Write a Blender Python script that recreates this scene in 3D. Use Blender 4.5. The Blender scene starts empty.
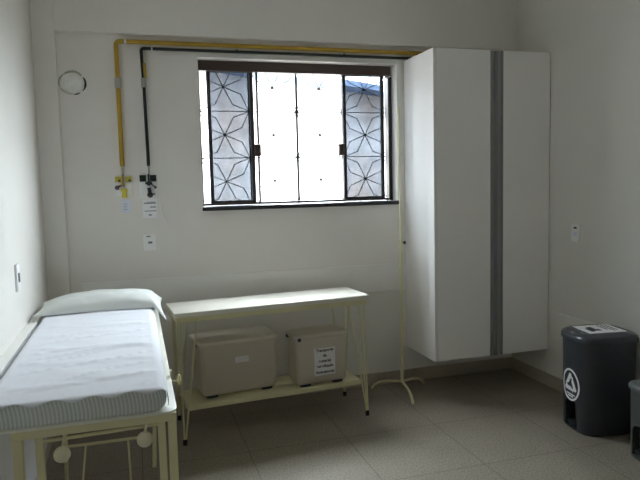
import bpy, bmesh, math, random
from mathutils import Vector, Matrix, noise

random.seed(4)
SC = bpy.context.scene
COL = SC.collection
PI = math.pi

# ------------------------------------------------------------------ room measures (metres)
XL, XR = -0.57, 2.91          # left / right wall faces
YB, YF = 4.318, -0.9          # back wall face / wall behind the camera
ZC = 3.0                      # ceiling
EYE = 1.55

# ------------------------------------------------------------------ materials
def new_mat(name):
    m = bpy.data.materials.new(name)
    m.use_nodes = True
    return m, m.node_tree.nodes, m.node_tree.links, m.node_tree.nodes['Principled BSDF']

def mat(name, col, rough=0.5, metal=0.0, var=0.0, vscale=6.0, bump=0.0, bscale=60.0, spec=0.5):
    m, N, L, b = new_mat(name)
    b.inputs['Base Color'].default_value = (*col, 1)
    b.inputs['Roughness'].default_value = rough
    b.inputs['Metallic'].default_value = metal
    b.inputs['Specular IOR Level'].default_value = spec
    tc = N.new('ShaderNodeTexCoord')
    if var:
        n = N.new('ShaderNodeTexNoise'); n.inputs['Scale'].default_value = vscale; n.inputs['Detail'].default_value = 4
        L.new(tc.outputs['Object'], n.inputs['Vector'])
        r = N.new('ShaderNodeValToRGB')
        r.color_ramp.elements[0].position = 0.3; r.color_ramp.elements[1].position = 0.7
        r.color_ramp.elements[0].color = (*[c * (1 - var) for c in col], 1)
        r.color_ramp.elements[1].color = (*[min(1, c * (1 + var)) for c in col], 1)
        L.new(n.outputs['Fac'], r.inputs['Fac']); L.new(r.outputs['Color'], b.inputs['Base Color'])
    if bump:
        n2 = N.new('ShaderNodeTexNoise'); n2.inputs['Scale'].default_value = bscale; n2.inputs['Detail'].default_value = 3
        L.new(tc.outputs['Object'], n2.inputs['Vector'])
        bp = N.new('ShaderNodeBump'); bp.inputs['Strength'].default_value = bump; bp.inputs['Distance'].default_value = 0.004
        L.new(n2.outputs['Fac'], bp.inputs['Height']); L.new(bp.outputs['Normal'], b.inputs['Normal'])
    return m

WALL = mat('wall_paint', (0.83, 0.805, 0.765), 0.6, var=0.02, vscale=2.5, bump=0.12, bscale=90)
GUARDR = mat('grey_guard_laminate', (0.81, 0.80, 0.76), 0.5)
WALLR = mat('wall_paint_shaded', (0.775, 0.765, 0.725), 0.6, var=0.02, vscale=2.5, bump=0.12, bscale=90)  # right wall's weaker light put into a darker copy of the wall paint
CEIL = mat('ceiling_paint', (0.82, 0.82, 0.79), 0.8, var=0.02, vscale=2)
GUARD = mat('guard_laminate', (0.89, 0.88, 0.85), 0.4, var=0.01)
CAB = mat('cabinet_laminate', (0.94, 0.925, 0.92), 0.4, var=0.01, vscale=3)
CABIN = mat('cabinet_back_edge', (0.45, 0.44, 0.42), 0.6)
ALU = mat('aluminium', (0.36, 0.36, 0.375), 0.5, 0.6)
DARKGAP = mat('dark_groove', (0.03, 0.03, 0.03), 0.8)
CREAM = mat('cream_paint', (0.74, 0.70, 0.44), 0.38, var=0.03, vscale=9)
CREAMTOP = mat('cream_laminate', (0.79, 0.76, 0.68), 0.42, var=0.015)
KNOB = mat('cream_knob_paint', (0.80, 0.77, 0.57), 0.3)
TRAY = mat('cream_enamel', (0.84, 0.83, 0.74), 0.3, var=0.015)
RUBBER = mat('black_rubber', (0.012, 0.012, 0.012), 0.6)
BLACK = mat('black_plastic', (0.015, 0.016, 0.018), 0.45)
BROWN = mat('brown_aluminium', (0.055, 0.032, 0.025), 0.45)
FRAME = mat('dark_bronze_aluminium', (0.022, 0.018, 0.019), 0.45)
IRON = mat('black_iron', (0.02, 0.018, 0.018), 0.5)
STONE = mat('dark_granite', (0.025, 0.024, 0.03), 0.55, var=0.4, vscale=120)
YPIPE = mat('yellow_pipe_paint', (0.46, 0.29, 0.026), 0.45, var=0.08, vscale=14)
KPIPE = mat('dark_green_pipe_paint', (0.010, 0.018, 0.013), 0.4)
SILVER = mat('dull_silver', (0.45, 0.45, 0.43), 0.4, 0.6)
WHITEP = mat('white_plastic', (0.93, 0.93, 0.93), 0.4)
YELLOW = mat('yellow_plastic', (0.75, 0.62, 0.05), 0.4)
OLIVE = mat('yellow_label_film', (0.55, 0.45, 0.05), 0.5)
GREENK = mat('dark_green_plastic', (0.015, 0.035, 0.025), 0.4)
PURPLE = mat('dark_purple_knob', (0.10, 0.06, 0.10), 0.4)
BRASS = mat('aged_brass', (0.32, 0.24, 0.07), 0.4, 0.6)
PAPER = mat('white_paper', (0.92, 0.91, 0.94), 0.7)
CARD = mat('bluish_card', (0.78, 0.83, 0.94), 0.6)
INK = mat('black_ink', (0.015, 0.015, 0.02), 0.7)
INKGREY = mat('grey_ink', (0.16, 0.16, 0.18), 0.7)
BIN = mat('dark_grey_bin_plastic', (0.042, 0.046, 0.056), 0.38, var=0.04, vscale=40)
BINLID = mat('dark_grey_lid_plastic', (0.06, 0.066, 0.078), 0.25)
BINS = mat('grey_bin_plastic', (0.085, 0.097, 0.092), 0.4)
BINSLID = mat('grey_lid_plastic', (0.13, 0.145, 0.14), 0.3)
SHEET = mat('white_cotton', (0.85, 0.87, 0.94), 0.85, bump=0.15, bscale=40)
PILLOW = mat('white_pillow_cotton', (0.82, 0.85, 0.83), 0.85, bump=0.2, bscale=25)
PLASTER = mat('rough_plaster', (0.84, 0.84, 0.80), 0.9, var=0.08, vscale=30, bump=0.6, bscale=50)
CRACK = mat('dark_crack', (0.03, 0.03, 0.025), 0.9)
STAIN = mat('damp_stain', (0.46, 0.46, 0.37), 0.9, var=0.25, vscale=40)
NAVY = mat('dark_blue_latch', (0.03, 0.04, 0.065), 0.4)
SKIRT = mat('skirting_tile', (0.47, 0.42, 0.345), 0.35, var=0.08, vscale=60)
ROOFM = mat('blue_grey_fascia', (0.16, 0.24, 0.38), 0.5)
YARD = mat('concrete_yard', (0.15, 0.135, 0.12), 0.9, var=0.1)

def floor_mat():
    m, N, L, b = new_mat('floor_tile')
    tc = N.new('ShaderNodeTexCoord'); sp = N.new('ShaderNodeSeparateXYZ'); L.new(tc.outputs['Object'], sp.inputs[0])
    def M(op, a, v=None):
        n = N.new('ShaderNodeMath'); n.operation = op
        L.new(a, n.inputs[0])
        if v is not None:
            if isinstance(v, (int, float)): n.inputs[1].default_value = v
            else: L.new(v, n.inputs[1])
        return n.outputs[0]
    def line(o, off):
        f = M('FRACT', M('DIVIDE', M('ADD', o, 60 - off), 0.6))
        return M('GREATER_THAN', M('ABSOLUTE', M('SUBTRACT', f, 0.5)), 0.5 - 0.0036)
    g = M('MAXIMUM', line(sp.outputs['X'], 0.567), line(sp.outputs['Y'], 0.463))
    n1 = N.new('ShaderNodeTexNoise'); n1.inputs['Scale'].default_value = 95; n1.inputs['Detail'].default_value = 5
    n2 = N.new('ShaderNodeTexNoise'); n2.inputs['Scale'].default_value = 3; n2.inputs['Detail'].default_value = 3
    L.new(tc.outputs['Object'], n1.inputs['Vector']); L.new(tc.outputs['Object'], n2.inputs['Vector'])
    r = N.new('ShaderNodeValToRGB'); e = r.color_ramp.elements
    e[0].position = 0.33; e[0].color = (0.23, 0.195, 0.145, 1); e[1].position = 0.66; e[1].color = (0.44, 0.395, 0.325, 1)
    L.new(n1.outputs['Fac'], r.inputs['Fac'])
    mx = N.new('ShaderNodeMix'); mx.data_type = 'RGBA'; mx.blend_type = 'MULTIPLY'; mx.inputs['Factor'].default_value = 0.35
    L.new(r.outputs['Color'], mx.inputs['A']); L.new(n2.outputs['Fac'], mx.inputs['B'])
    mg = N.new('ShaderNodeMix'); mg.data_type = 'RGBA'
    L.new(g, mg.inputs['Factor']); L.new(mx.outputs['Result'], mg.inputs['A']); mg.inputs['B'].default_value = (0.11, 0.095, 0.075, 1)
    L.new(mg.outputs['Result'], b.inputs['Base Color'])
    b.inputs['Roughness'].default_value = 0.36
    return m
FLOOR = floor_mat()

def stripe_mat():
    m, N, L, b = new_mat('striped_ticking')
    tc = N.new('ShaderNodeTexCoord'); sp = N.new('ShaderNodeSeparateXYZ'); L.new(tc.outputs['Object'], sp.inputs[0])
    a = N.new('ShaderNodeMath'); a.operation = 'MULTIPLY_ADD'; a.inputs[1].default_value = 0.10; L.new(sp.outputs['Z'], a.inputs[0]); L.new(sp.outputs['X'], a.inputs[2])
    y = N.new('ShaderNodeMath'); y.operation = 'ADD'; L.new(a.outputs[0], y.inputs[0]); L.new(sp.outputs['Y'], y.inputs[1])
    s = N.new('ShaderNodeMath'); s.operation = 'MULTIPLY'; s.inputs[1].default_value = 2 * PI / 0.0125; L.new(y.outputs[0], s.inputs[0])
    n = N.new('ShaderNodeMath'); n.operation = 'SINE'; L.new(s.outputs[0], n.inputs[0])
    r = N.new('ShaderNodeValToRGB'); e = r.color_ramp.elements
    e[0].position = 0.2; e[0].color = (0.56, 0.61, 0.58, 1); e[1].position = 0.8; e[1].color = (0.76, 0.80, 0.78, 1)
    mr = N.new('ShaderNodeMapRange'); mr.inputs['From Min'].default_value = -1; L.new(n.outputs[0], mr.inputs['Value'])
    L.new(mr.outputs[0], r.inputs['Fac']); L.new(r.outputs['Color'], b.inputs['Base Color'])
    b.inputs['Roughness'].default_value = 0.85
    return m
STRIPE = stripe_mat()

def translucent_plastic(name, col, clear=0.12):
    m, N, L, b = new_mat(name)
    b.inputs['Base Color'].default_value = (*col, 1); b.inputs['Roughness'].default_value = 0.35
    t = N.new('ShaderNodeBsdfTranslucent'); t.inputs['Color'].default_value = (*col, 1)
    x = N.new('ShaderNodeBsdfTransparent'); x.inputs['Color'].default_value = (0.9, 0.9, 0.88, 1)
    m1 = N.new('ShaderNodeMixShader'); m1.inputs[0].default_value = 0.45
    m2 = N.new('ShaderNodeMixShader'); m2.inputs[0].default_value = clear
    L.new(b.outputs[0], m1.inputs[1]); L.new(t.outputs[0], m1.inputs[2])
    L.new(m1.outputs[0], m2.inputs[1]); L.new(x.outputs[0], m2.inputs[2])
    L.new(m2.outputs[0], N['Material Output'].inputs['Surface'])
    return m
BOXP = translucent_plastic('milky_plastic', (0.92, 0.87, 0.80), 0.22)
BOXLID = translucent_plastic('milky_lid_plastic', (0.94, 0.90, 0.83), 0.15)

def pane_mat():
    # patterned, dimmed glass: lets a share of the daylight straight through, spreads a little
    m, N, L, b = new_mat('patterned_glass')
    tc = N.new('ShaderNodeTexCoord')
    n = N.new('ShaderNodeTexNoise'); n.inputs['Scale'].default_value = 9; n.inputs['Detail'].default_value = 4
    L.new(tc.outputs['Object'], n.inputs['Vector'])
    r = N.new('ShaderNodeValToRGB'); e = r.color_ramp.elements
    e[0].position = 0.3; e[0].color = PANE_DARK; e[1].position = 0.7; e[1].color = PANE_LIGHT
    L.new(n.outputs['Fac'], r.inputs['Fac'])
    x = N.new('ShaderNodeBsdfTransparent'); L.new(r.outputs['Color'], x.inputs['Color'])
    L.new(x.outputs[0], N['Material Output'].inputs['Surface'])
    return m
PANE_DARK = (0.235, 0.248, 0.268, 1); PANE_LIGHT = (0.30, 0.312, 0.332, 1)
PANE = pane_mat()

def house_mat():
    m, N, L, b = new_mat('weathered_render')
    tc = N.new('ShaderNodeTexCoord'); sp = N.new('ShaderNodeSeparateXYZ'); L.new(tc.outputs['Object'], sp.inputs[0])
    n = N.new('ShaderNodeTexNoise'); n.inputs['Scale'].default_value = 1.1; n.inputs['Detail'].default_value = 6
    L.new(tc.outputs['Object'], n.inputs['Vector'])
    r = N.new('ShaderNodeValToRGB'); e = r.color_ramp.elements
    e[0].position = 0.36; e[0].color = (0.37, 0.31, 0.27, 1); e[1].position = 0.55; e[1].color = (0.46, 0.45, 0.44, 1)
    L.new(n.outputs['Fac'], r.inputs['Fac']); L.new(r.outputs['Color'], b.inputs['Base Color'])
    b.inputs['Roughness'].default_value = 0.9
    return m
HOUSE = house_mat()

# ------------------------------------------------------------------ mesh helpers
def BM(): return bmesh.new()

def add_box(bm, lo, hi, bev=0.0, seg=2):
    lo, hi = Vector(lo), Vector(hi)
    g = bmesh.ops.create_cube(bm, size=1.0)
    vs = g['verts']; c = (lo + hi) / 2; s = hi - lo
    for v in vs: v.co = Vector((v.co.x * s.x + c.x, v.co.y * s.y + c.y, v.co.z * s.z + c.z))
    if bev:
        ed = list({e for v in vs for e in v.link_edges})
        bmesh.ops.bevel(bm, geom=ed, offset=bev, segments=seg, profile=0.5, affect='EDGES')

def add_tube(bm, pts, r, seg=12, caps=True):
    """round tube along a polyline; r a number or one radius per point"""
    P = [Vector(p) for p in pts]; rr = r if isinstance(r, (list, tuple)) else [r] * len(P)
    rings = []; prev = None
    for i, p in enumerate(P):
        if i == 0: d = P[1] - p
        elif i == len(P) - 1: d = p - P[-2]
        else: d = (P[i + 1] - p).normalized() + (p - P[i - 1]).normalized()
        d.normalize()
        if prev is None:
            a = Vector((0, 0, 1)) if abs(d.z) < 0.9 else Vector((1, 0, 0))
        else: a = prev
        x = (a - d * a.dot(d)).normalized(); y = d.cross(x); prev = x
        k = 1.0
        if 0 < i < len(P) - 1:
            cs = d.dot((P[i + 1] - p).normalized()); k = 1 / max(cs, 0.5)
        rings.append([bm.verts.new(p + (x * math.cos(t) + y * math.sin(t)) * rr[i] * (k if False else 1)) for t in [2 * PI * j / seg for j in range(seg)]])
    for a, b in zip(rings, rings[1:]):
        for j in range(seg): bm.faces.new((a[j], a[(j + 1) % seg], b[(j + 1) % seg], b[j]))
    if caps:
        bm.faces.new(rings[0][::-1]); bm.faces.new(rings[-1])

def bend(pts, rad, n=5):
    """round off the corners of a polyline"""
    P = [Vector(p) for p in pts]; out = [P[0]]
    for a, b, c in zip(P, P[1:], P[2:]):
        u = (a - b); v = (c - b); q = min(rad, u.length * 0.49, v.length * 0.49)
        s, e = b + u.normalized() * q, b + v.normalized() * q
        for i in range(n + 1):
            t = i / n; out.append(s * (1 - t) ** 2 + b * 2 * t * (1 - t) + e * t * t)
    out.append(P[-1]); return out

def add_ball(bm, c, r, u=20, v=14, sc=(1, 1, 1)):
    g = bmesh.ops.create_uvsphere(bm, u_segments=u, v_segments=v, radius=r)
    for w in g['verts']: w.co = Vector((w.co.x * sc[0] + c[0], w.co.y * sc[1] + c[1], w.co.z * sc[2] + c[2]))

def add_loft(bm, rings, cap0=True, cap1=True):
    R = [[bm.verts.new(p) for p in ring] for ring in rings]
    n = len(R[0])
    for a, b in zip(R, R[1:]):
        for j in range(n): bm.faces.new((a[j], a[(j + 1) % n], b[(j + 1) % n], b[j]))
    if cap0: bm.faces.new(R[0][::-1])
    if cap1: bm.faces.new(R[-1])

def add_grid(bm, f, nu, nv):
    V = [[bm.verts.new(f(i / nu, j / nv)) for j in range(nv + 1)] for i in range(nu + 1)]
    for i in range(nu):
        for j in range(nv): bm.faces.new((V[i][j], V[i + 1][j], V[i + 1][j + 1], V[i][j + 1]))

def rrect(x0, x1, y0, y1, r, z, n=6):
    out = []
    for cx, cy, a0 in ((x1 - r, y1 - r, 0), (x0 + r, y1 - r, PI / 2), (x0 + r, y0 + r, PI), (x1 - r, y0 + r, 1.5 * PI)):
        for i in range(n + 1):
            a = a0 + PI / 2 * i / n; out.append((cx + r * math.cos(a), cy + r * math.sin(a), z))
    return out

def obj(name, bm, m, parent=None, loc=None, smooth=40, label=None):
    if bm.faces: bmesh.ops.recalc_face_normals(bm, faces=bm.faces[:])
    me = bpy.data.meshes.new(name); bm.to_mesh(me); bm.free()
    if smooth:
        for p in me.polygons: p.use_smooth = True
        me.set_sharp_from_angle(angle=math.radians(smooth))
    me.materials.append(m)
    o = bpy.data.objects.new(name, me); COL.objects.link(o)
    if parent is not None: o.parent = parent
    if loc is not None:
        me.transform(Matrix.Translation(-Vector(loc))); o.location = loc
    if label: o['label'] = label
    return o

def thing(name, label, cat, loc=(0, 0, 0), rotz=0.0, group=None):
    o = bpy.data.objects.new(name, None); COL.objects.link(o)
    o.empty_display_size = 0.1; o.location = loc; o.rotation_euler = (0, 0, rotz)
    o['label'] = label; o['category'] = cat
    if group: o['group'] = group
    return o

def tag(o, label, cat, group=None):
    o['label'] = label; o['category'] = cat
    if group: o['group'] = group
    return o

def struct(o):
    o['kind'] = 'structure'; return o

def boolean(o, cutter_bm):
    me = bpy.data.meshes.new('cut'); bmesh.ops.recalc_face_normals(cutter_bm, faces=cutter_bm.faces[:]); cutter_bm.to_mesh(me); cutter_bm.free()
    c = bpy.data.objects.new('cut', me); COL.objects.link(c); c.parent = o.parent
    md = o.modifiers.new('b', 'BOOLEAN'); md.operation = 'DIFFERENCE'; md.object = c; md.solver = 'EXACT'
    bpy.context.view_layer.update()
    ev = o.evaluated_get(bpy.context.evaluated_depsgraph_get())
    nm = bpy.data.meshes.new_from_object(ev); o.modifiers.clear()
    old = o.data; o.data = nm; nm.name = old.name + '_mesh'; bpy.data.meshes.remove(old)
    bpy.data.objects.remove(c); bpy.data.meshes.remove(me)
    nm.set_sharp_from_angle(angle=math.radians(40))

def solidify(o, t, off=-1):
    md = o.modifiers.new('thickness', 'SOLIDIFY'); md.thickness = t; md.offset = off

def text_mesh(name, s, size, m, parent, mtx, align='CENTER', bold=0.0):
    cu = bpy.data.curves.new(name + '_curve', 'FONT'); cu.body = s; cu.size = size; cu.align_x = align; cu.align_y = 'CENTER'
    cu.extrude = 0.0003; cu.offset = bold
    t = bpy.data.objects.new(name + '_tmp', cu); COL.objects.link(t)
    bpy.context.view_layer.update()
    me = bpy.data.meshes.new_from_object(t.evaluated_get(bpy.context.evaluated_depsgraph_get()))
    bpy.data.objects.remove(t); bpy.data.curves.remove(cu)
    me.transform(mtx); me.materials.clear(); me.materials.append(m)
    o = bpy.data.objects.new(name, me); COL.objects.link(o); o.parent = parent
    return o

# ------------------------------------------------------------------ room shell
WX0, WX1, WZ0, WZ1 = 0.452, 1.915, 1.411, 2.428    # window opening
TH = 0.21
b = BM(); add_box(b, (XL - .2, YF - .2, -0.1), (XR + .2, YB + TH, 0)); struct(obj('floor', b, FLOOR, smooth=0))
b = BM(); add_box(b, (XL - .2, YF - .2, ZC), (XR + .2, YB + TH, ZC + .12)); struct(obj('ceiling', b, CEIL, smooth=0))
b = BM(); add_box(b, (XL - .2, YF - .2, 0), (XL, YB + TH, ZC)); struct(obj('wall_left', b, WALL, smooth=0))
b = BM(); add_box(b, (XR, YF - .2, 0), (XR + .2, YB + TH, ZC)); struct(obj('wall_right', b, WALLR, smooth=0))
b = BM(); add_box(b, (XL, YF - .2, 0), (XR, YF, ZC)); struct(obj('wall_front', b, GUARD, smooth=0))
b = BM()
add_box(b, (XL, YB, 0), (WX0, YB + TH, ZC)); add_box(b, (WX1, YB, 0), (XR, YB + TH, ZC))
add_box(b, (WX0, YB, 0), (WX1, YB + TH, WZ0)); add_box(b, (WX0, YB, WZ1), (WX1, YB + TH, ZC))
bmesh.ops.remove_doubles(b, verts=b.verts[:], dist=1e-5)
struct(obj('wall_back', b, WALL, smooth=0))
# concrete post and beam standing a little proud of the back wall
b = BM(); add_box(b, (XL, YB - .05, 0), (-0.435, YB, ZC), 0.004); struct(obj('column', b, WALL, smooth=0))
b = BM(); add_box(b, (-0.435, YB - .05, 2.553), (XR, YB, ZC), 0.004); struct(obj('beam', b, WALL, smooth=0))
# skirting tiles
b = BM(); add_box(b, (-0.435, YB - .010, 0), (XR - .01, YB, .096), 0.002); struct(obj('baseboard_back', b, SKIRT, smooth=0))
b = BM(); add_box(b, (XR - .010, YF, 0), (XR, YB, .096), 0.002); struct(obj('baseboard_right', b, SKIRT, smooth=0))
b = BM(); add_box(b, (XL, YF, 0), (XL + .010, YB - .05, .096), 0.002); struct(obj('baseboard_left', b, SKIRT, smooth=0))
# bump boards along the walls
b = BM(); add_box(b, (-0.365, YB - .014, .726), (1.985, YB, .936), 0.003); struct(obj('trim_1', b, GUARD, smooth=0))
b = BM(); add_box(b, (XL, YF + .1, .665), (-.526, 3.68, .865), 0.003); struct(obj('trim_2', b, GUARD, smooth=0))
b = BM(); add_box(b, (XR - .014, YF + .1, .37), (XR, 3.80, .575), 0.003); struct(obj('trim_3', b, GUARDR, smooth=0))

# ------------------------------------------------------------------ window
win = bpy.data.objects.new('window_1', None); COL.objects.link(win); win['kind'] = 'structure'
win.location = (0, 0, 0)
YS = YB + .12
b = BM()
add_box(b, (WX0, YS - .035, 2.357), (WX1 - .010, YS + .04, 2.427), 0.003)                  # rail box along the head
obj('header_rail', b, BROWN, win, smooth=0)
b = BM()
add_box(b, (1.886, YS - .02, WZ0 + .006), (WX1, YS + .05, 2.352), 0.003)
add_box(b, (WX0, YS - .02, WZ0 + .006), (0.470, YS + .05, 2.352), 0.003)
add_box(b, (WX0, YS - .02, WZ0 + .006), (WX1, YS + .05, WZ0 + .022), 0.002)
obj('window_frame', b, FRAME, win, smooth=0)
b = BM(); add_box(b, (WX0 - .008, YB - .022, WZ0 - .026), (WX1 + .004, YB + TH + .02, WZ0 + .002), 0.004)
obj('window_sill', b, STONE, win, smooth=0)
def sash(x0, x1, y, inner):
    z0, z1 = WZ0 + .02, 2.385
    s = BM(); w = .026
    add_box(s, (x0, y - .012, z0), (x0 + w, y + .012, z1), 0.003); add_box(s, (x1 - w, y - .012, z0), (x1, y + .012, z1), 0.003)
    add_box(s, (x0 + w, y - .012, z0), (x1 - w, y + .012, z0 + .018)); add_box(s, (x0 + w, y - .012, z1 - .03), (x1 - w, y + .012, z1))
    so = obj('sash', s, FRAME, win, smooth=0)
    p = BM(); add_box(p, (x0 + w * .6, y - .002, z0 + .01), (x1 - w * .6, y + .002, z1 - .01)); obj('pane', p, PANE, so, smooth=0)
    h = BM(); hx = x1 - .004 if inner > 0 else x0 + .004
    add_box(h, (min(hx, hx + inner * .046), y - .034, 1.762), (max(hx, hx + inner * .046), y + .004, 1.850), 0.006)
    add_box(h, (min(hx, hx + inner * .046) + .014, y - .042, 1.79), (max(hx, hx + inner * .046) - .014, y - .03, 1.825), 0.003)
    obj('latch', h, BROWN, so)
sash(0.518, 0.848, YS + .005, 1)
sash(1.524, 1.858, YS + .005, -1)
b = BM(); add_box(b, (.868, YS - .008, WZ0 + .02), (.882, YS + .016, 2.36)); obj('window_mullion', b, FRAME, win, smooth=0)
# wrought iron grille: 4 x 3 stars of kite petals, bars between
YG = YB + .165
kx = YG / (YB + .12)
def gx(x): return x * kx
def gz(z): return EYE + (z - EYE) * kx
XS = [gx(v) for v in (0.636, 0.990, 1.343, 1.700)]; ZS = [gz(v) for v in (1.586, 1.916, 2.254)]
hw, hh = gx(.1773), .1675 * kx
b = BM()
for x in (XS[0] - hw, XS[1] + hw, XS[3] + hw):
    xx = min(max(x, WX0 + .008), WX1 - .008)
    add_box(b, (xx - .008, YG - .006, WZ0), (xx + .008, YG + .006, WZ1))
for x in (XS[0] + hw, XS[2] + hw):
    add_box(b, (x - .005, YG - .004, WZ0), (x + .005, YG + .004, WZ1))
for z in (ZS[0] + hh, ZS[1] + hh): add_tube(b, [(WX0, YG, z), (WX1, YG, z)], .0036, 6)
for z in (ZS[0] + hh, ZS[1] + hh):
    add_box(b, (XS[1] + hw - .013, YG - .012, z - .013), (XS[1] + hw + .013, YG + .012, z + .013), 0.004)
for x in XS:
    for z in ZS:
        for sx in (-1, 1):
            for sz in (-1, 1):
                q = (x + sx * hw, YG, z + sz * hh)
                cl = lambda p: (min(max(p[0], WX0 + .004), WX1 - .004), p[1], min(max(p[2], WZ0 + .003), WZ1 - .003))
                for fx, fz in ((.69, .30), (.35, .73)):
                    add_tube(b, [(x, YG, z), cl((x + sx * hw * fx, YG, z + sz * hh * fz)), cl(q)], .0036, 6)
obj('grille', b, IRON, win)
for x in XS:
    for z in ZS:
        b = BM(); add_tube(b, [(x, YG - .010, z), (x, YG - .006, z), (x, YG + .008, z)], [.006, .0105, .0105], 12); obj('grille_boss', b, IRON, win)

# ------------------------------------------------------------------ outside
b = BM(); add_box(b, (-25, YB + TH + .01, -0.35), (30, 40, -0.15)); struct(obj('ground', b, YARD, smooth=0))
hs = thing('neighbour_house', 'pale weathered house with blue-grey eaves seen through the window', 'house', (2.07, 8.0, -.15), math.radians(31))
b = BM(); add_box(b, (-9, 0, 0), (11, 5, 3.03)); obj('house_wall', b, HOUSE, hs, smooth=0)
b = BM(); add_box(b, (-9.2, -.38, 3.02), (11.2, -.02, 3.10)); obj('fascia', b, ROOFM, hs, smooth=0)
b = BM()
add_loft(b, [[(-9.2, -.38, 3.10), (-9.2, 5.3, 3.10), (-9.2, 2.5, 3.42)], [(11.2, -.38, 3.10), (11.2, 5.3, 3.10), (11.2, 2.5, 3.42)]])
obj('roof', b, ROOFM, hs, smooth=0)

# ------------------------------------------------------------------ gas pipes
yp = thing('gas_pipe', 'mustard yellow gas pipe running above the window and down to the yellow outlet', 'pipe', (-.07, YB - .03, 1.65))
def rel(o, pts): return [tuple(Vector(p) - Vector(o.location)) for p in pts]
b = BM(); add_tube(b, rel(yp, bend([(-.07, YB - .03, 1.70), (-.07, YB - .03, 2.506), (XR - .02, YB - .03, 2.506)], .03)), .0148, 14); obj('pipe', b, YPIPE, yp)
b = BM(); add_tube(b, rel(yp, [(-.07, YB - .03, 2.205), (-.07, YB - .03, 2.27)]), .0205, 14); obj('coupling', b, SILVER, yp, label='dull silver coupling')
b = BM(); add_tube(b, rel(yp, [(-.018, YB - .03, 2.506), (-.006, YB - .03, 2.506)]), .019, 14); obj('clip', b, WHITEP, yp, label='white pipe clip')
b = BM(); add_tube(b, rel(yp, [(-.07, YB - .03, 1.64), (-.07, YB - .03, 1.70)]), .007, 10); obj('outlet_tube', b, SILVER, yp)
for x in (.72, 1.5):
    b = BM(); add_box(b, tuple(Vector((x - .008, YB - .03, 2.494)) - yp.location), tuple(Vector((x + .008, YB - .0005, 2.522)) - yp.location), .002); obj('bracket', b, YPIPE, yp)

kp = thing('gas_pipe', 'thin black-green gas pipe running just below the yellow pipe to the black-labelled outlet', 'pipe', (.097, YB - .025, 1.65))
b = BM(); add_tube(b, rel(kp, bend([(.097, YB - .025, 1.70), (.093, YB - .025, 2.2), (.085, YB - .025, 2.467), (XR - .02, YB - .025, 2.467)], .02)), .0105, 12); obj('pipe', b, KPIPE, kp)
b = BM(); add_tube(b, rel(kp, [(.0935, YB - .025, 2.215), (.0925, YB - .025, 2.275)]), .0165, 12); obj('coupling', b, SILVER, kp, label='dull silver coupling')
b = BM(); add_tube(b, rel(kp, [(.103, YB - .04, 2.275), (.101, YB - .04, 2.37)]), .009, 10); obj('flow_tag', b, YPIPE, kp, label='mustard yellow tag tube')
b = BM(); add_tube(b, rel(kp, [(.150, YB - .025, 2.467), (.158, YB - .025, 2.467)]), .0135, 12); obj('clip', b, WHITEP, kp, label='white pipe clip')
b = BM(); add_tube(b, rel(kp, [(.098, YB - .025, 1.645), (.097, YB - .025, 1.70)]), .006, 10); obj('outlet_tube', b, SILVER, kp)
for x in (.72, 1.5):
    b = BM(); add_box(b, tuple(Vector((x - .006, YB - .025, 2.464)) - kp.location), tuple(Vector((x + .006, YB - .0005, 2.484)) - kp.location), .002); obj('bracket', b, KPIPE, kp)

# wall outlets
def outlet(x0, x1, z0, z1, label, tagm, parts):
    t = thing('gas_outlet', label, 'gas outlet', ((x0 + x1) / 2, YB, (z0 + z1) / 2))
    w, h = (x1 - x0) / 2, (z1 - z0) / 2
    p = BM(); add_box(p, (-w, -.012, -h), (w, 0, h), .004); obj('plate', p, WHITEP, t)
    for s in (-1, 1):
        q = BM(); cx = s * w * .56
        add_box(q, (cx - w * .35, -.0135, h * .36), (cx + w * .35, -.0118, h * .90)); lb = obj('colour_label', q, tagm, t, smooth=0)
        q = BM(); add_box(q, (cx - w * .02, -.0142, h * .42), (cx + w * .24, -.0134, h * .60)); obj('label_mark', q, INK, lb, smooth=0)
    parts(t, w, h)
def y_parts(t, w, h):
    b = BM(); add_tube(b, [(-.004, -.012, .008), (-.004, -.050, .008)], .014, 14); add_tube(b, [(-.004, -.035, .008), (-.004, -.035, .075)], .007, 10); obj('valve_body', b, BRASS, t)
    b = BM(); add_tube(b, [(-.036, -.035, -.006), (-.010, -.035, .004)], .006, 10); add_ball(b, (-.042, -.035, -.012), .015); obj('knob', b, PURPLE, t)
    b = BM(); add_loft(b, [rrect(-.020, .024, -.05, -.018, .006, -.020), rrect(-.018, .022, -.05, -.018, .006, -.032), rrect(-.010, .014, -.046, -.020, .005, -.046), rrect(-.014, .020, -.046, -.020, .005, -.078)]); obj('connector', b, YELLOW, t)
outlet(-.126, -.010, 1.503, 1.640, 'white gas outlet plate with yellow tags and yellow connector', OLIVE, y_parts)
def k_parts(t, w, h):
    b = BM(); add_tube(b, [(.003, -.012, .018), (.003, -.046, .018)], .016, 14); add_tube(b, [(-.02, -.03, .018), (.026, -.03, .018)], .007, 10); add_tube(b, [(.003, -.03, .02), (.003, -.03, .08)], .006, 10); obj('valve_body', b, GREENK, t)
    b = BM(); add_box(b, (-.008, -.04, -.028), (.014, -.012, -.012), .003); obj('connector', b, GREENK, t)
    b = BM(); add_tube(b, [(.020, -.03, .01), (.040, -.03, -.006)], .005, 10); add_ball(b, (.044, -.03, -.010), .010); obj('knob', b, PURPLE, t)
    b = BM(); add_ball(b, (.008, -.032, -.060), .019, sc=(1, .9, 1)); add_tube(b, [(.02, -.03, -.056), (.042, -.03, -.054)], .004, 8); add_tube(b, [(.008, -.012, -.06), (.008, -.03, -.06)], .008, 10); add_box(b, (-.006, -.036, -.05), (.018, -.02, -.028), .003); obj('flow_knob', b, BLACK, t)
outlet(.030, .150, 1.485, 1.648, 'white gas outlet plate with black-green tags and black knob', GREENK, k_parts)

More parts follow.
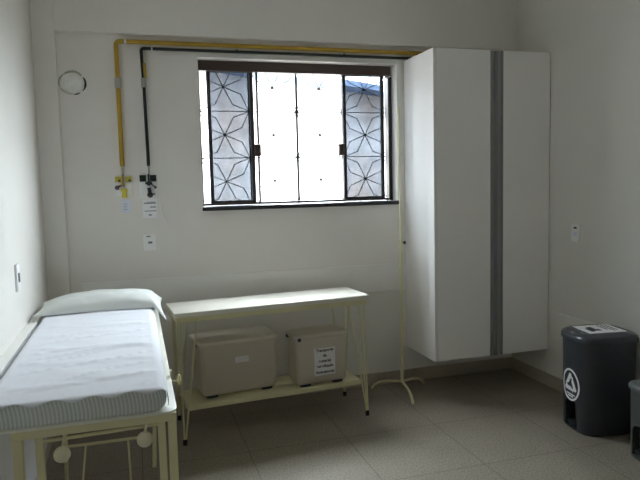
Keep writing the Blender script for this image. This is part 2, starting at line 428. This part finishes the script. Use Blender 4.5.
def card(name, label, cat, x0, x1, z0, z1, m, marks, th=.0015):
    t = thing(name, label, cat, ((x0 + x1) / 2, YB, (z0 + z1) / 2))
    w, h = (x1 - x0) / 2, (z1 - z0) / 2
    b = BM(); add_box(b, (-w, -th, -h), (w, 0, h), min(.0005, th / 3)); obj('sheet' if th < .003 else 'plate', b, m, t, smooth=0)
    for u0, u1, v0, v1 in marks:
        b = BM(); add_box(b, (u0 * w, -th - .0008, v0 * h), (u1 * w, -th + .0002, v1 * h)); obj('printed_mark', b, INKGREY, t, smooth=0)
card('paper_label', 'small bluish card on the wall under the yellow outlet', 'label', -.090, -.028, 1.392, 1.478, CARD, [(-.55, .2, .3, .36), (-.55, .2, -.1, -.04), (-.55, .2, -.5, -.44)])
card('paper_label', 'white paper label with black text lines under the black-tagged outlet', 'label', .046, .140, 1.352, 1.478, PAPER, [(-.8, .85, .52, .62), (-.4, .8, .66, .71), (.05, .85, .10, .20), (-.75, .9, -.30, -.23), (-.2, .2, -.75, -.62)])
card('wall_socket', 'lowest white plate with dark marks below the black-tagged outlet', 'socket', .040, .122, 1.130, 1.238, WHITEP, [(-.5, .15, .72, .86), (-.25, .4, -.10, .14)], .008)
b = BM(); add_tube(b, bend([(.160, YB - .006, 1.50), (.163, YB - .006, 1.44), (.166, YB - .008, 1.392), (.186, YB - .012, 1.345), (.199, YB - .012, 1.305)], .02), .0042, 8)
add_tube(b, [(.150, YB - .005, 1.51), (.160, YB - .006, 1.50)], .0032, 8)
tag(obj('cord', b, WHITEP, loc=(.163, YB, 1.50)), 'short white cord hanging on the wall beside the black-tagged outlet', 'cord')

# patched pipe hole high on the wall by the column
hp = thing('hole_patch', 'round plaster patch with dark cracked rim beside the column', 'wall patch', (-.350, YB, 2.236))
def blob(rx, rz, y, ph, n=36, amp=.16):
    return [(rx * math.cos(t) * (1 + amp * noise.noise(Vector((math.cos(t) * 1.7 + ph, math.sin(t) * 1.7, ph)))),
             y, rz * math.sin(t) * (1 + amp * noise.noise(Vector((math.cos(t) * 1.7 + ph, math.sin(t) * 1.7, ph + 3))))) for t in [2 * PI * i / n for i in range(n)]]
b = BM(); add_loft(b, [blob(.073, .066, 0, 1), blob(.073, .066, -.008, 1), blob(.066, .059, -.014, 1), blob(.03, .03, -.016, 1)]); obj('plaster_plug', b, PLASTER, hp)
def arc_strip(a0, a1, w, m, name, rx=.080, rz=.072, y=-.003):
    b = BM(); n = 14; inn = []; out = []
    for i in range(n + 1):
        t = a0 + (a1 - a0) * i / n; k = math.sin(PI * i / n) ** .6 * (1 + .5 * noise.noise(Vector((i * .9, a0, 2))))
        inn.append((math.cos(t) * (rx - w * k * .5), math.sin(t) * (rz - w * k * .5))); out.append((math.cos(t) * (rx + w * k * .5), math.sin(t) * (rz + w * k * .5)))
    fr = [b.verts.new((p[0], y, p[1])) for p in inn]; fo = [b.verts.new((p[0], y, p[1])) for p in out]
    br = [b.verts.new((p[0], 0, p[1])) for p in inn]; bo = [b.verts.new((p[0], 0, p[1])) for p in out]
    for i in range(n):
        for q in ((fr[i], fr[i + 1], fo[i + 1], fo[i]), (fo[i], fo[i + 1], bo[i + 1], bo[i]), (fr[i + 1], fr[i], br[i], br[i + 1])): b.faces.new(q)
    obj(name, b, m, hp)
arc_strip(-.75, .62, .013, CRACK, 'crack'); arc_strip(-1.5, -.95, .007, CRACK, 'crack'); arc_strip(2.2, 3.5, .012, STAIN, 'crack'); arc_strip(3.5, 4.7, .005, STAIN, 'crack'); arc_strip(.7, 2.3, .020, STAIN, 'stain')

# ------------------------------------------------------------------ switch and socket on the side walls
sw = thing('light_switch', 'white switch plate on the left wall above the bed', 'switch', (XL, 3.26, 1.135))
b = BM(); add_box(b, (0, -.036, -.066), (.011, .036, .066), .003); obj('plate', b, WHITEP, sw)
b = BM(); add_box(b, (.011, -.014, -.022), (.0145, .014, .022), .001); obj('rocker', b, INKGREY, sw)
so = thing('power_socket', 'white socket plate on the right wall above the large grey bin', 'socket', (XR, 3.555, 1.172))
b = BM(); add_box(b, (-.011, -.042, -.060), (0, .042, .060), .003); obj('plate', b, WHITEP, so)
b = BM(); add_box(b, (-.0125, -.015, .030), (-.0105, .015, .042), .001); obj('socket_slot', b, INK, so)
b = BM(); add_box(b, (-.0125, -.020, -.022), (-.0105, .020, .006), .001); obj('socket_insert', b, CARD, so)

# ------------------------------------------------------------------ wall cabinet
CX0, CX1, CY0, CZ0, CZ1 = 1.972, 2.902, 3.842, .280, 2.450
cb = thing('wall_cabinet', 'tall white two-door wall cabinet with grey strip handles, hung in the corner', 'cabinet', (CX0, YB, CZ0))
def cr(p): return tuple(Vector(p) - cb.location)
b = BM()
add_box(b, cr((CX0, CY0, CZ0)), cr((CX0 + .018, YB - .001, CZ1)), .0012); add_box(b, cr((CX1 - .018, CY0 + .02, CZ0)), cr((CX1, YB - .001, CZ1)), .0012)
add_box(b, cr((CX0 + .018, CY0 + .02, CZ0)), cr((CX1 - .018, YB - .001, CZ0 + .018))); add_box(b, cr((CX0 + .018, CY0 + .02, CZ1 - .018)), cr((CX1 - .018, YB - .001, CZ1)))
add_box(b, cr((CX0 + .018, YB - .008, CZ0 + .018)), cr((CX1 - .018, YB - .001, CZ1 - .018)))
obj('body', b, CAB, cb, smooth=0)
XM0, XM1 = 2.4135, 2.515
for x0, x1, hx0, hx1 in ((CX0 + .0205, XM0, XM0, 2.4605), (XM1, CX1, 2.4655, XM1)):
    b = BM(); add_box(b, cr((x0, CY0, CZ0 + .001)), cr((x1, CY0 + .018, CZ1 - .001)), .0012); d = obj('door', b, CAB, cb, smooth=0)
    # strip handle: two fins with a hollow between, full door height
    b = BM()
    add_box(b, cr((hx0, CY0 - .004, CZ0 + .001)), cr((hx0 + .010, CY0 + .018, CZ1 - .003)), .001)
    add_box(b, cr((hx0 + .010, CY0 + .006, CZ0 + .001)), cr((hx1 - .010, CY0 + .018, CZ1 - .003)))
    add_box(b, cr((hx1 - .010, CY0 - .004, CZ0 + .001)), cr((hx1, CY0 + .018, CZ1 - .003)), .001)
    obj('handle', b, ALU, d, smooth=0, label='grey aluminium strip handle')

# ------------------------------------------------------------------ table
TR = math.radians(5.0); TW, TD, TZ = 1.28, .37, .81
tb = thing('work_table', 'long cream metal table with thin rod legs and a lower shelf, under the window', 'table', (.187, 3.673, 0), TR)
Ti = Matrix.Rotation(-TR, 4, 'Z')
def tl(x, y, z=0):
    v = Ti @ (Vector((x, y, z)) - Vector((.187, 3.673, 0))); return v
b = BM(); add_loft(b, [rrect(0, TW, 0, TD, .006, TZ - .028), rrect(0, TW, 0, TD, .006, TZ - .003), rrect(.003, TW - .003, .003, TD - .003, .006, TZ)]); obj('tabletop', b, CREAMTOP, tb)
b = BM()
A = .014
add_box(b, (A, A, TZ - .062), (TW - A, A + .016, TZ - .028), .001); add_box(b, (A, TD - A - .016, TZ - .062), (TW - A, TD - A, TZ - .028), .001)
add_box(b, (A, A + .016, TZ - .062), (A + .016, TD - A - .016, TZ - .028)); add_box(b, (TW - A - .016, A + .016, TZ - .062), (TW - A, TD - A - .016, TZ - .028))
obj('apron', b, CREAM, tb, smooth=0)
ft = [tl(.218, 3.688), tl(1.423, 3.758), tl(1.406, 4.175), tl(.213, 4.115)]
cs = [(A + .02, A + .010, 1, 1), (TW - A - .02, A + .010, -1, 1), (TW - A - .02, TD - A - .010, -1, -1), (A + .02, TD - A - .010, 1, -1)]
for f, (cx, cy, sx, sy) in zip(ft, cs):
    b = BM(); zt = TZ - .045; zb = .030
    F0 = Vector((f.x, f.y, zb))
    add_tube(b, [(cx, cy, zt), F0 + Vector((-.004 * sx, 0, 0))], .0052, 8)
    add_tube(b, [(cx + sx * .105, cy, zt), F0 + Vector((.006 * sx, 0, 0))], .0052, 8)
    add_tube(b, [(cx, cy + sy * .085, zt), F0 + Vector((0, .006 * sy, 0))], .0052, 8)
    lg = obj('leg', b, CREAM, tb)
    b = BM(); add_tube(b, [(f.x, f.y, 0), (f.x, f.y, .028), (f.x, f.y, .034)], [.013, .013, .009], 12); obj('rubber_foot', b, RUBBER, lg, label='black rubber foot')
S0 = tl(.246, 3.775)
SX0, SX1, SY0, SY1 = .070, TW - .032, .085, .40
b = BM(); add_loft(b, [rrect(SX0, SX1, SY0, SY1, .005, .180), rrect(SX0, SX1, SY0, SY1, .005, .210), rrect(SX0 + .003, SX1 - .003, SY0 + .003, SY1 - .003, .005, .213)]); obj('shelf', b, CREAM, tb)

# ------------------------------------------------------------------ storage boxes on the shelf
SHZ = .2135
def storage_box(label, loc, rot, w0, w1, d0, d1, h, latches):
    """w0/d0 footprint at the bottom, w1/d1 at the rim; origin at front left rim corner projected on the shelf"""
    t = thing('storage_box', label, 'box', (loc[0], loc[1], SHZ), rot)
    cx, cy = w1 / 2, d1 / 2
    def rr(w, d, z, r=.03): return rrect(cx - w / 2, cx + w / 2, cy - d / 2, cy + d / 2, r, z)
    b = BM()
    hb = h - .03
    add_loft(b, [rr(w0 - .02, d0 - .02, .022, .02), rr(w0, d0, .036), rr(w1 - .025, d1 - .025, hb), rr(w1 - .008, d1 - .008, hb + .004), rr(w1 - .008, d1 - .008, hb + .014),
                 rr(w1 - .030, d1 - .030, hb + .014), rr(w0 - .006, d0 - .006, .042), rr(w0 - .05, d0 - .05, .032, .02)])
    obj('body', b, BOXP, t)
    b = BM()
    add_loft(b, [rr(w1, d1, hb + .0145, .032), rr(w1, d1, hb + .026, .032), rr(w1 - .012, d1 - .012, hb + .032), rr(w1 - .05, d1 - .05, hb + .032), rr(w1 - .06, d1 - .06, hb + .027), ]); obj('lid', b, BOXLID, t)
    for lx, ly in latches:
        b = BM(); add_box(b, (lx - .010, ly - .009, hb - .006), (lx + .010, ly + .009, hb + .016), .004); obj('latch', b, NAVY, t, label='dark blue latch')
    for sx in (-1, 1):
        for sy in (-1, 1):
            b = BM(); x, y = cx + sx * (w0 / 2 - .062), cy + sy * (d0 / 2 - .028)
            add_box(b, (x - .036, y - .018, .006), (x + .036, y + .018, .024), .005); add_tube(b, [(x - .02, y, .0125), (x + .02, y, .0125)], .012, 12); obj('caster', b, NAVY, t, label='dark blue caster')
    def front(u, z):   # point on the front wall
        k = (z - .036) / (hb - .036); y = cy - (d0 + (d1 - .025 - d0) * k) / 2
        return Vector((u, y, z))
    return t, front
t, fr = storage_box('wide milky plastic box with a blank white label, on the table shelf', (.332, 3.795), math.radians(7), .488, .530, .28, .32, .365, [(.004, .10), (.527, .16)])
def slab(t, fr, u0, u1, z0, z1, name, m, off, th):
    b = BM(); a, c = fr(u0, z0), fr(u0, z1); n = Vector((0, -1, 0)); up = (c - a).normalized(); n = Vector((1, 0, 0)).cross(up).normalized()
    if n.y > 0: n = -n
    P = [fr(u0, z0), fr(u1, z0), fr(u1, z1), fr(u0, z1)]
    add_loft(b, [[tuple(p + n * off) for p in P], [tuple(p + n * (off + th)) for p in P]]); return obj(name, b, m, t, smooth=0), n, up
slab(t, fr, .232, .322, .215, .255, 'paper_label', PAPER, .0005, .001)
t, fr = storage_box('narrower milky plastic box with a printed paper sign, on the table shelf', (.948, 3.800), math.radians(6.0), .355, .385, .19, .215, .355, [(.030, .004), (.004, .16)])
ps, n, up = slab(t, fr, .135, .285, .072, .256, 'paper_sign', PAPER, .0005, .0008)
rt = Vector((1, 0, 0)); c0 = fr(.210, 0)
for s, z, sz in (('Transporte', .2400, .0275), ('de', .2040, .0275), ('material', .1680, .0275), ('esterilizado', .1330, .0262), ('Ambulatorial', .0930, .0255)):
    p = fr(.210, z) + n * .0016
    M = Matrix((( rt.x, up.x, n.x, p.x), (rt.y, up.y, n.y, p.y), (rt.z, up.z, n.z, p.z), (0, 0, 0, 1)))
    text_mesh('lettering', s, sz, INK, ps, M, bold=.0007)

# ------------------------------------------------------------------ drip stand
ds = thing('drip_stand', 'thin cream metal pole stand on three curved feet beside the cabinet', 'stand', (1.827, 4.09, 0))
b = BM(); add_tube(b, [(0, 0, .075), (0, 0, 1.13)], .0115, 12); obj('pole', b, CREAM, ds)
b = BM(); add_tube(b, [(0, 0, 1.10), (0, 0, 2.085)], .0062, 10); obj('inner_pole', b, CREAM, ds)
b = BM(); add_tube(b, [(0, 0, 1.095), (0, 0, 1.135)], .0145, 12); obj('collar', b, CREAM, ds)
b = BM(); add_tube(b, [(.010, -.006, 1.115), (.022, -.012, 1.115)], .004, 8); add_tube(b, [(.020, -.011, 1.115), (.034, -.019, 1.115)], [.011, .012], 12); obj('knob', b, BLACK, ds, label='black clamp knob')
for fx, fy in ((-.040, -.270), (-.189, .150), (.232, .113)):
    d = Vector((fx, fy, 0)); L = d.length; d.normalize()
    b = BM(); add_tube(b, [tuple(d * (L * k)) [:2] + (z,) for k, z in ((0, .080), (.25, .080), (.5, .076), (.72, .064), (.88, .040), (.97, .012), (1.0, .0102))], .0095, 10); obj('leg', b, CREAM, ds)

# ------------------------------------------------------------------ pedal bins
def sup(a, bb, n, cnt=56):
    out = []
    for i in range(cnt):
        t = 2 * PI * i / cnt; c, s = math.cos(t), math.sin(t)
        out.append((math.copysign(abs(c) ** (2 / n), c) * a, math.copysign(abs(s) ** (2 / n), s) * bb))
    return out
def pedal_bin(label, loc, rot, a, w, h, body_m, lid_m, slot, taper=.90, n=3.4):
    """local +x is the front"""
    t = thing('pedal_bin', label, 'bin', loc, rot)
    hb = h * .905
    def k(z): return taper + (1 - taper) * z / hb
    def ring(z, f=1.0, d=0): return [(x, y, z) for x, y in sup(a * f + d, w * f + d, n)]
    b = BM(); add_loft(b, [ring(0, k(0), -.006), ring(.008, k(.008)), ring(hb * .5, k(hb * .5)), ring(hb, 1)]); bo = obj('body', b, body_m, t)
    sy, sz0, sz1 = slot
    c = BM()
    rr_ = [( -.0, )]
    prof = [(-sy, sz0), (sy, sz0), (sy, sz1 - sy * .55), (sy * .7, sz1 - sy * .16), (0, sz1), (-sy * .7, sz1 - sy * .16), (-sy, sz1 - sy * .55)]
    add_loft(c, [[(a * .62, y, z) for y, z in prof], [(a * 1.3, y, z) for y, z in prof]])
    boolean(bo, c)
    b = BM(); add_box(b, (a * .63, -sy * .72, sz0 + .018), (a * .955, sy * .72, sz0 + .034), .005); add_box(b, (a * .624, -.012, sz0 + .03), (a * .66, .012, sz1 * .8)); obj('pedal', b, BLACK, t, label='black pedal in the slot')
    b = BM(); add_loft(b, [ring(hb + .001, 1, .003), ring(hb + .002, 1, .009), ring(hb + .024 * h / .6, 1, .010), ring(hb + .038 * h / .6, 1, .004), ring(hb + .048 * h / .6, 1, -.012), ring(h - .006, 1, -.030), ring(h, .72), ring(h + .001, .3)])
    lid = obj('lid', b, lid_m, t, smooth=60)
    def fx(y, z): kk = k(z); return a * kk * max(0, 1 - abs(y / (w * kk)) ** n) ** (1 / n)
    return t, lid, fx, h
t, lid, fx, hh_ = pedal_bin('large dark grey pedal bin with a white round emblem and lid notice', (2.706, 3.090, 0), math.radians(172), .190, .172, .618, BIN, BINLID, (.062, .012, .190), .955)
# emblem: ring, triangle of three bent arrows, lines of print below the triangle
def emblem(t, fx, zc, R, y0):
    def put(bm, poly):
        vs = [bm.verts.new((fx(y0 + u, zc + v) + .0018, y0 + u, zc + v)) for u, v in poly]
        vb = [bm.verts.new((fx(y0 + u, zc + v) - .001, y0 + u, zc + v)) for u, v in poly]
        bm.faces.new(vs); m = len(vs)
        for i in range(m): bm.faces.new((vs[i], vb[i], vb[(i + 1) % m], vs[(i + 1) % m]))
    b = BM(); N = 40; RZ = R * 1.12
    for i in range(N):
        t0, t1 = 2 * PI * i / N, 2 * PI * (i + 1) / N
        put(b, [(math.cos(t0) * R, math.sin(t0) * RZ), (math.cos(t1) * R, math.sin(t1) * RZ), (math.cos(t1) * R * .86, math.sin(t1) * RZ * .88), (math.cos(t0) * R * .86, math.sin(t0) * RZ * .88)])
    em = obj('round_emblem', b, PAPER, t, smooth=0, label='white ring emblem with three-arrow triangle')
    b = BM()
    for k in range(3):
        a0 = PI / 2 + k * 2 * PI / 3
        def rot(p, a=a0 - PI / 2): return (p[0] * math.cos(a) - p[1] * math.sin(a), p[0] * math.sin(a) + p[1] * math.cos(a) + .06 * R)
        q = R * .80
        for poly in ([(-.13, .92), (.10, .92), (.26, .56), (.02, .46)], [(-.13, .92), (.02, .50), (-.26, .02), (-.56, .20)], [(.12, .60), (.40, .66), (.34, .28)], [(-.36, .08), (-.56, .20), (-.62, .02), (-.40, -.04)]):
            P = [rot((u * q, v * q)) for u, v in poly]
            put(b, P)
    obj('arrow_triangle', b, PAPER, em, smooth=0)
    b = BM()
    for v, hw in ((-.66, .48), (-.80, .30)): put(b, [(-hw * R, (v - .045) * R), (hw * R, (v - .045) * R), (hw * R, (v + .045) * R), (-hw * R, (v + .045) * R)])
    obj('printed_line', b, PAPER, em, smooth=0)
emblem(t, fx, .280, .090, .0)
# notice on the lid
b = BM(); LZ = hh_ + .0012
def lp(u, v):  # local lid frame: u across (towards the camera), v along depth
    return (u, v)
x0, x1, y0, y1 = -.118, .122, -.098, .098
add_box(b, (x0, y0, hh_ - .0005), (x1, y1, hh_ + .0022)); ln = obj('lid_notice', b, PAPER, t, smooth=0, label='white notice sheet on the lid')
b = BM(); add_box(b, (.030, -.05, hh_ + .0022), (.062, .045, hh_ + .003)); add_box(b, (.062, -.02, hh_ + .0022), (.085, .06, hh_ + .003)); add_box(b, (.012, .01, hh_ + .0022), (.030, .05, hh_ + .003)); obj('printed_symbol', b, INK, ln, smooth=0)
for x, ya, yb_ in ((-.085, -.08, .06), (-.06, -.08, .07), (-.035, -.08, .03)):
    b = BM(); add_box(b, (x - .005, ya, hh_ + .0022), (x + .005, yb_, hh_ + .003)); obj('printed_line', b, INKGREY, ln, smooth=0)
pedal_bin('small lighter grey pedal bin standing in front of the large bin', (2.690, 2.585, 0), math.radians(176), .135, .135, .428, BINS, BINSLID, (.075, .020, .200), .95, 3.6)

# ------------------------------------------------------------------ examination bed
BZ = .796
ev = thing('examination_bed', 'cream metal examination bed with ball knobs under its near end, along the left wall', 'bed', (-.20, 2.10, 0))
def er(p): return tuple(Vector(p) - ev.location)
def ering(x0, x1, y0, y1, r, z): return [er(p) for p in rrect(x0, x1, y0, y1, r, z)]
FX0, FX1, FY0, FY1 = -.499, .102, 2.085, 3.96
b = BM(); add_loft(b, [ering(FX0, FX1, FY0, FY1, .05, BZ - .006), ering(FX0, FX1, FY0, FY1, .05, BZ - .001), ering(FX0 + .002, FX1 - .002, FY0 + .002, FY1 - .002, .05, BZ)]); obj('tray', b, TRAY, ev)
b = BM()
add_box(b, er((-.415, FY0 + .004, BZ - .034)), er((.098, FY0 + .030, BZ - .006)), .002); add_box(b, er((-.415, FY1 - .03, BZ - .034)), er((.098, FY1 - .004, BZ - .006)), .002)
add_box(b, er((.070, FY0 + .03, BZ - .034)), er((.098, FY1 - .03, BZ - .006)), .002); add_box(b, er((-.415, FY0 + .03, BZ - .034)), er((-.387, FY1 - .03, BZ - .006)), .002)
obj('frame', b, CREAM, ev, smooth=0)
for x0, x1, y0 in ((.0695, .0975, 2.092), (-.413, -.383, 2.092)):
    b = BM(); add_box(b, er((x0, y0, .022)), er((x1, y0 + .028, BZ - .034)), .003); lg = obj('leg', b, CREAM, ev, smooth=0)
    b = BM(); add_box(b, er((x0 - .002, y0 - .002, 0)), er((x1 + .002, y0 + .030, .024)), .003); obj('rubber_foot', b, RUBBER, lg)
for x0, x1 in ((.036, .061), (-.346, -.321)):
    b = BM(); add_box(b, er((x0, 2.092, .06)), er((x1, 2.117, BZ - .034)), .003); obj('leg_rest_tube', b, CREAM, ev, smooth=0)
for x in (.020, -.436):
    b = BM(); add_tube(b, [er((x + (.05 if x > 0 else .03), 3.47, BZ - .02)), er((x + .010, 3.45, 0))], .011, 12); lg = obj('leg', b, CREAM, ev)
b = BM(); add_tube(b, [er((-.425, 3.452, .180)), er((.028, 3.452, .180))], .0085, 10); obj('cross_bar', b, CREAM, ev)
for xa, xb in ((-.320, -.330), (-.103, -.094)):
    b = BM(); add_tube(b, [er((xa, 3.452, .180)), er((xb, 3.30, .05)), er((xb, 3.24, .0085))], .0055, 8); obj('prop_rod', b, CREAM, ev)
# pull rod with the two ball knobs
b = BM(); add_tube(b, [er((-.325, 2.104, .744)), er((.040, 2.104, .752))], .0062, 10); obj('pull_rod', b, CREAM, ev)
for x, zb, zt in ((-.267, .699, .766), (-.008, .712, .766)):
    b = BM(); add_ball(b, er((x, 2.088, zb)), .0265); add_tube(b, [er((x + .002, 2.092, zb + .022)), er((x + .006, 2.097, zb + .045)), er((x + .010, 2.10, zt))], .0042, 10); obj('ball_knob', b, KNOB, ev)
b = BM(); add_box(b, er((.100, 2.49, BZ - .030)), er((.108, 2.515, BZ + .022)), .002); add_tube(b, [er((.104, 2.47, BZ - .014)), er((.130, 2.47, BZ - .014))], .004, 8); obj('clamp', b, CREAM, ev)
b = BM(); add_ball(b, er((.134, 2.47, BZ - .012)), .012, sc=(.7, 1.0, 2.0)); obj('wing_knob', b, CREAM, ev)
# mattress
MX0, MX1, MY0, MY1, MZ0, MZ1 = -.495, .071, 2.096, 3.945, BZ + .001, BZ + .082
b = BM(); R = .034
rings = []
for i in range(9):
    a = -PI / 2 + PI * i / 8; ins = R * .9 * (1 - math.cos(a)); z = (MZ0 + MZ1) / 2 + (MZ1 - MZ0) / 2 * math.sin(a)
    rings.append(ering(MX0 + ins, MX1 - ins, MY0 + ins * .2, MY1 - ins * .2, .03, z))
add_loft(b, rings)
mt = obj('mattress', b, STRIPE, ev, label='grey-green striped mattress')

# sheet over the mattress, hanging down on the wall side
def sheet_pt(u, v):
    """u across: 0 = lower hem by the wall, 1 = tucked right edge; v along from the near end"""
    zt = MZ1 + .0035; yn, yf = MY0 - .006, MY1 + .004
    hang = .50
    prof = [(MX0 - .0125, zt - .02 - hang), (MX0 - .0115, zt - .10), (MX0 - .0095, zt - .03), (MX0 - .002, zt - .008), (MX0 + .012, zt), (MX1 - .028, zt), (MX1 - .012, zt - .004), (MX1 + .001, zt - .016), (MX1 + .0045, zt - .036), (MX1 + .003, zt - .060)]
    ks = [0, .20, .25, .27, .29, .90, .92, .945, .97, 1.0]
    for k in range(len(ks) - 1):
        if u <= ks[k + 1] + 1e-9:
            s = (u - ks[k]) / (ks[k + 1] - ks[k]); x = prof[k][0] * (1 - s) + prof[k + 1][0] * s; z = prof[k][1] * (1 - s) + prof[k + 1][1] * s; break
    # fade the hang to a short hem away from Y 2.6 .. 3.3
    fold = .018 if v < .02 else 0
    if v <= .03:
        s = v / .03
        y = yn + .014 * s * s; dz = -(1 - s) ** 2 * (.007 + .0055 * math.sin(u * 2 * PI * 7.2) + .0015 * math.sin(u * 41))
        if u > .93: dz *= max(0, (1 - u) / .07)
        y -= .008 * (1 - s) * (1 + math.sin(u * 2 * PI * 7.2))
        if u < .26: dz = 0
    else:
        s = (v - .03) / .97; y = yn + .014 + (yf - yn - .014) * s; dz = 0
    if .29 < u < .93 and v > .03:
        q = Vector((x * 3 + 9, y * 9 + 1.2 * x, 0))
        e = min(1, (u - .29) / .1, (.93 - u) / .08, (v - .03) / .06)
        w = noise.noise(q) + .5 * noise.noise(q * 2.3)
        cr_ = 1 - abs(noise.noise(Vector((x * 2.2 + 3, y * 7 - 2.4 * x, 5)))) * 6
        dz += e * (.0055 * max(0, w) + .0015 + .006 * max(0, cr_) ** 2 * max(0, min(1, (3.4 - y) / .5)))
    if u < .2:
        x -= .003 * (1 + math.sin(y * 26)) * (.2 - u) / .2
    return (x, y, z + dz)
b = BM(); add_grid(b, sheet_pt, 110, 120)
# hem on the wall side: long only in the middle
for v_ in b.verts:
    if v_.co.z < MZ1 - .06 and v_.co.x < MX0:
        k = (MZ1 - .06 - v_.co.z) / .46
        y = v_.co.y; full = max(0, min(1, (y - 2.2) / .25)) * max(0, min(1, (3.75 - y) / .3))
        v_.co.z = MZ1 - .06 - k * (.06 + .56 * full)
shp = obj('bed_sheet', b, SHEET, smooth=70, loc=(-.2, 2.10, MZ1))
solidify(shp, .0012, 1)
tag(shp, 'white sheet with a wavy hem spread over the striped mattress', 'sheet')

# pillow
def pillow():
    b = BM(); nu, nv = 44, 26
    PX0, PX1, PY0, PY1 = -.550, .132, 3.50, 3.935
    def pt(u, v, s):
        a, c = 2 * u - 1, 2 * v - 1
        t = max(0, 1 - abs(a) ** 4.5) ** .75 * max(0, 1 - abs(c) ** 2.8) ** .60
        # corners pulled out, sides drawn in
        x = PX0 + (PX1 - PX0) * u; y = PY0 + (PY1 - PY0) * v
        x += -a * .018 * (1 - c * c); y += -c * .020 * (1 - a * a)
        if a < -.45: t *= 1 - .35 * min(1, (-a - .45) / .55)
        w = noise.noise(Vector((x * 5, y * 7, 1.7))) + .6 * noise.noise(Vector((x * 11 + y * 5, y * 9, 4)))
        z = MZ1 + .0125
        fold_ = max(0, 1 - abs(noise.noise(Vector((x * 3 + y * 2.5, y * 6 - x * 2.4, 9)))) * 7) ** 2
        z += t * (.073 + .012 * w - .010 * fold_) if s > 0 else -t * .0
        if x > .072: z -= (x - .072) * .95 * (1 - .5 * v); y -= (x - .072) * 1.6 * (1 - v)
        if s > 0: z += .003
        return (x, y, z)
    T = [[b.verts.new(pt(i / nu, j / nv, 1)) for j in range(nv + 1)] for i in range(nu + 1)]
    Bt = [[b.verts.new(pt(i / nu, j / nv, -1)) for j in range(nv + 1)] for i in range(nu + 1)]
    for i in range(nu):
        for j in range(nv):
            b.faces.new((T[i][j], T[i + 1][j], T[i + 1][j + 1], T[i][j + 1])); b.faces.new((Bt[i][j], Bt[i][j + 1], Bt[i + 1][j + 1], Bt[i + 1][j]))
    for i in range(nu):
        b.faces.new((T[i][0], Bt[i][0], Bt[i + 1][0], T[i + 1][0])); b.faces.new((T[i][nv], T[i + 1][nv], Bt[i + 1][nv], Bt[i][nv]))
    for j in range(nv):
        b.faces.new((T[0][j], T[0][j + 1], Bt[0][j + 1], Bt[0][j])); b.faces.new((T[nu][j], Bt[nu][j], Bt[nu][j + 1], T[nu][j + 1]))
    o = obj('pillow', b, PILLOW, smooth=80, loc=(-.2, 3.72, MZ1 + .009))
    tag(o, 'flat white pillow at the head of the bed', 'pillow')
pillow()

# ------------------------------------------------------------------ daylight
w = bpy.data.worlds.new('overcast_sky'); SC.world = w; w.use_nodes = True
N, L = w.node_tree.nodes, w.node_tree.links
bg = N['Background']
# overcast, with the hidden sun making the cloud brighter towards one side
tc = N.new('ShaderNodeTexCoord')
dt = N.new('ShaderNodeVectorMath'); dt.operation = 'DOT_PRODUCT'; dt.inputs[1].default_value = Vector((0.62, 0.38, 0.72)).normalized()
L.new(tc.outputs['Generated'], dt.inputs[0])
mr = N.new('ShaderNodeMapRange'); mr.inputs['From Min'].default_value = 0.1; mr.inputs['From Max'].default_value = 1.0
L.new(dt.outputs['Value'], mr.inputs['Value'])
rp = N.new('ShaderNodeValToRGB'); e = rp.color_ramp.elements
e[0].position = 0.0; e[0].color = (0.15, 0.17, 0.185, 1); e[1].position = 1.0; e[1].color = (0.85, 0.95, 1.0, 1)
L.new(mr.outputs[0], rp.inputs['Fac']); L.new(rp.outputs['Color'], bg.inputs['Color'])
bg.inputs['Strength'].default_value = 76.0
ld = bpy.data.lights.new('window_daylight', 'AREA'); ld.shape = 'RECTANGLE'; ld.size = WX1 - WX0; ld.size_y = WZ1 - WZ0
ld.cycles.is_portal = True
lo = bpy.data.objects.new('window_daylight', ld); COL.objects.link(lo)
lo.location = ((WX0 + WX1) / 2, YB + TH + .005, (WZ0 + WZ1) / 2); lo.rotation_euler = (-PI / 2, 0, 0)

# ------------------------------------------------------------------ camera
cam = bpy.data.cameras.new('camera'); co = bpy.data.objects.new('camera', cam); COL.objects.link(co)
cam.sensor_fit = 'HORIZONTAL'; cam.sensor_width = 36; cam.lens = 615.4 / 640 * 36; cam.clip_start = .02
yaw, pit, rol = .28965, .09027, -.024403
cy, sy = math.cos(yaw), math.sin(yaw); cp, spn = math.cos(pit), math.sin(pit)
fw = Vector((sy * cp, cy * cp, -spn)); r = Vector((cy, -sy, 0)); u = r.cross(fw)
r2 = r * math.cos(rol) + u * math.sin(rol); u2 = u * math.cos(rol) - r * math.sin(rol)
M = Matrix(((r2.x, u2.x, -fw.x, 0), (r2.y, u2.y, -fw.y, 0), (r2.z, u2.z, -fw.z, EYE), (0, 0, 0, 1)))
co.matrix_world = M
SC.camera = co

vs = SC.view_settings
vs.view_transform = 'Standard'; vs.look = 'None'; vs.gamma = 1; vs.use_curve_mapping = False
vs.exposure = 0.0
SC.cycles.max_bounces = 14; SC.cycles.diffuse_bounces = 10; SC.cycles.transparent_max_bounces = 12
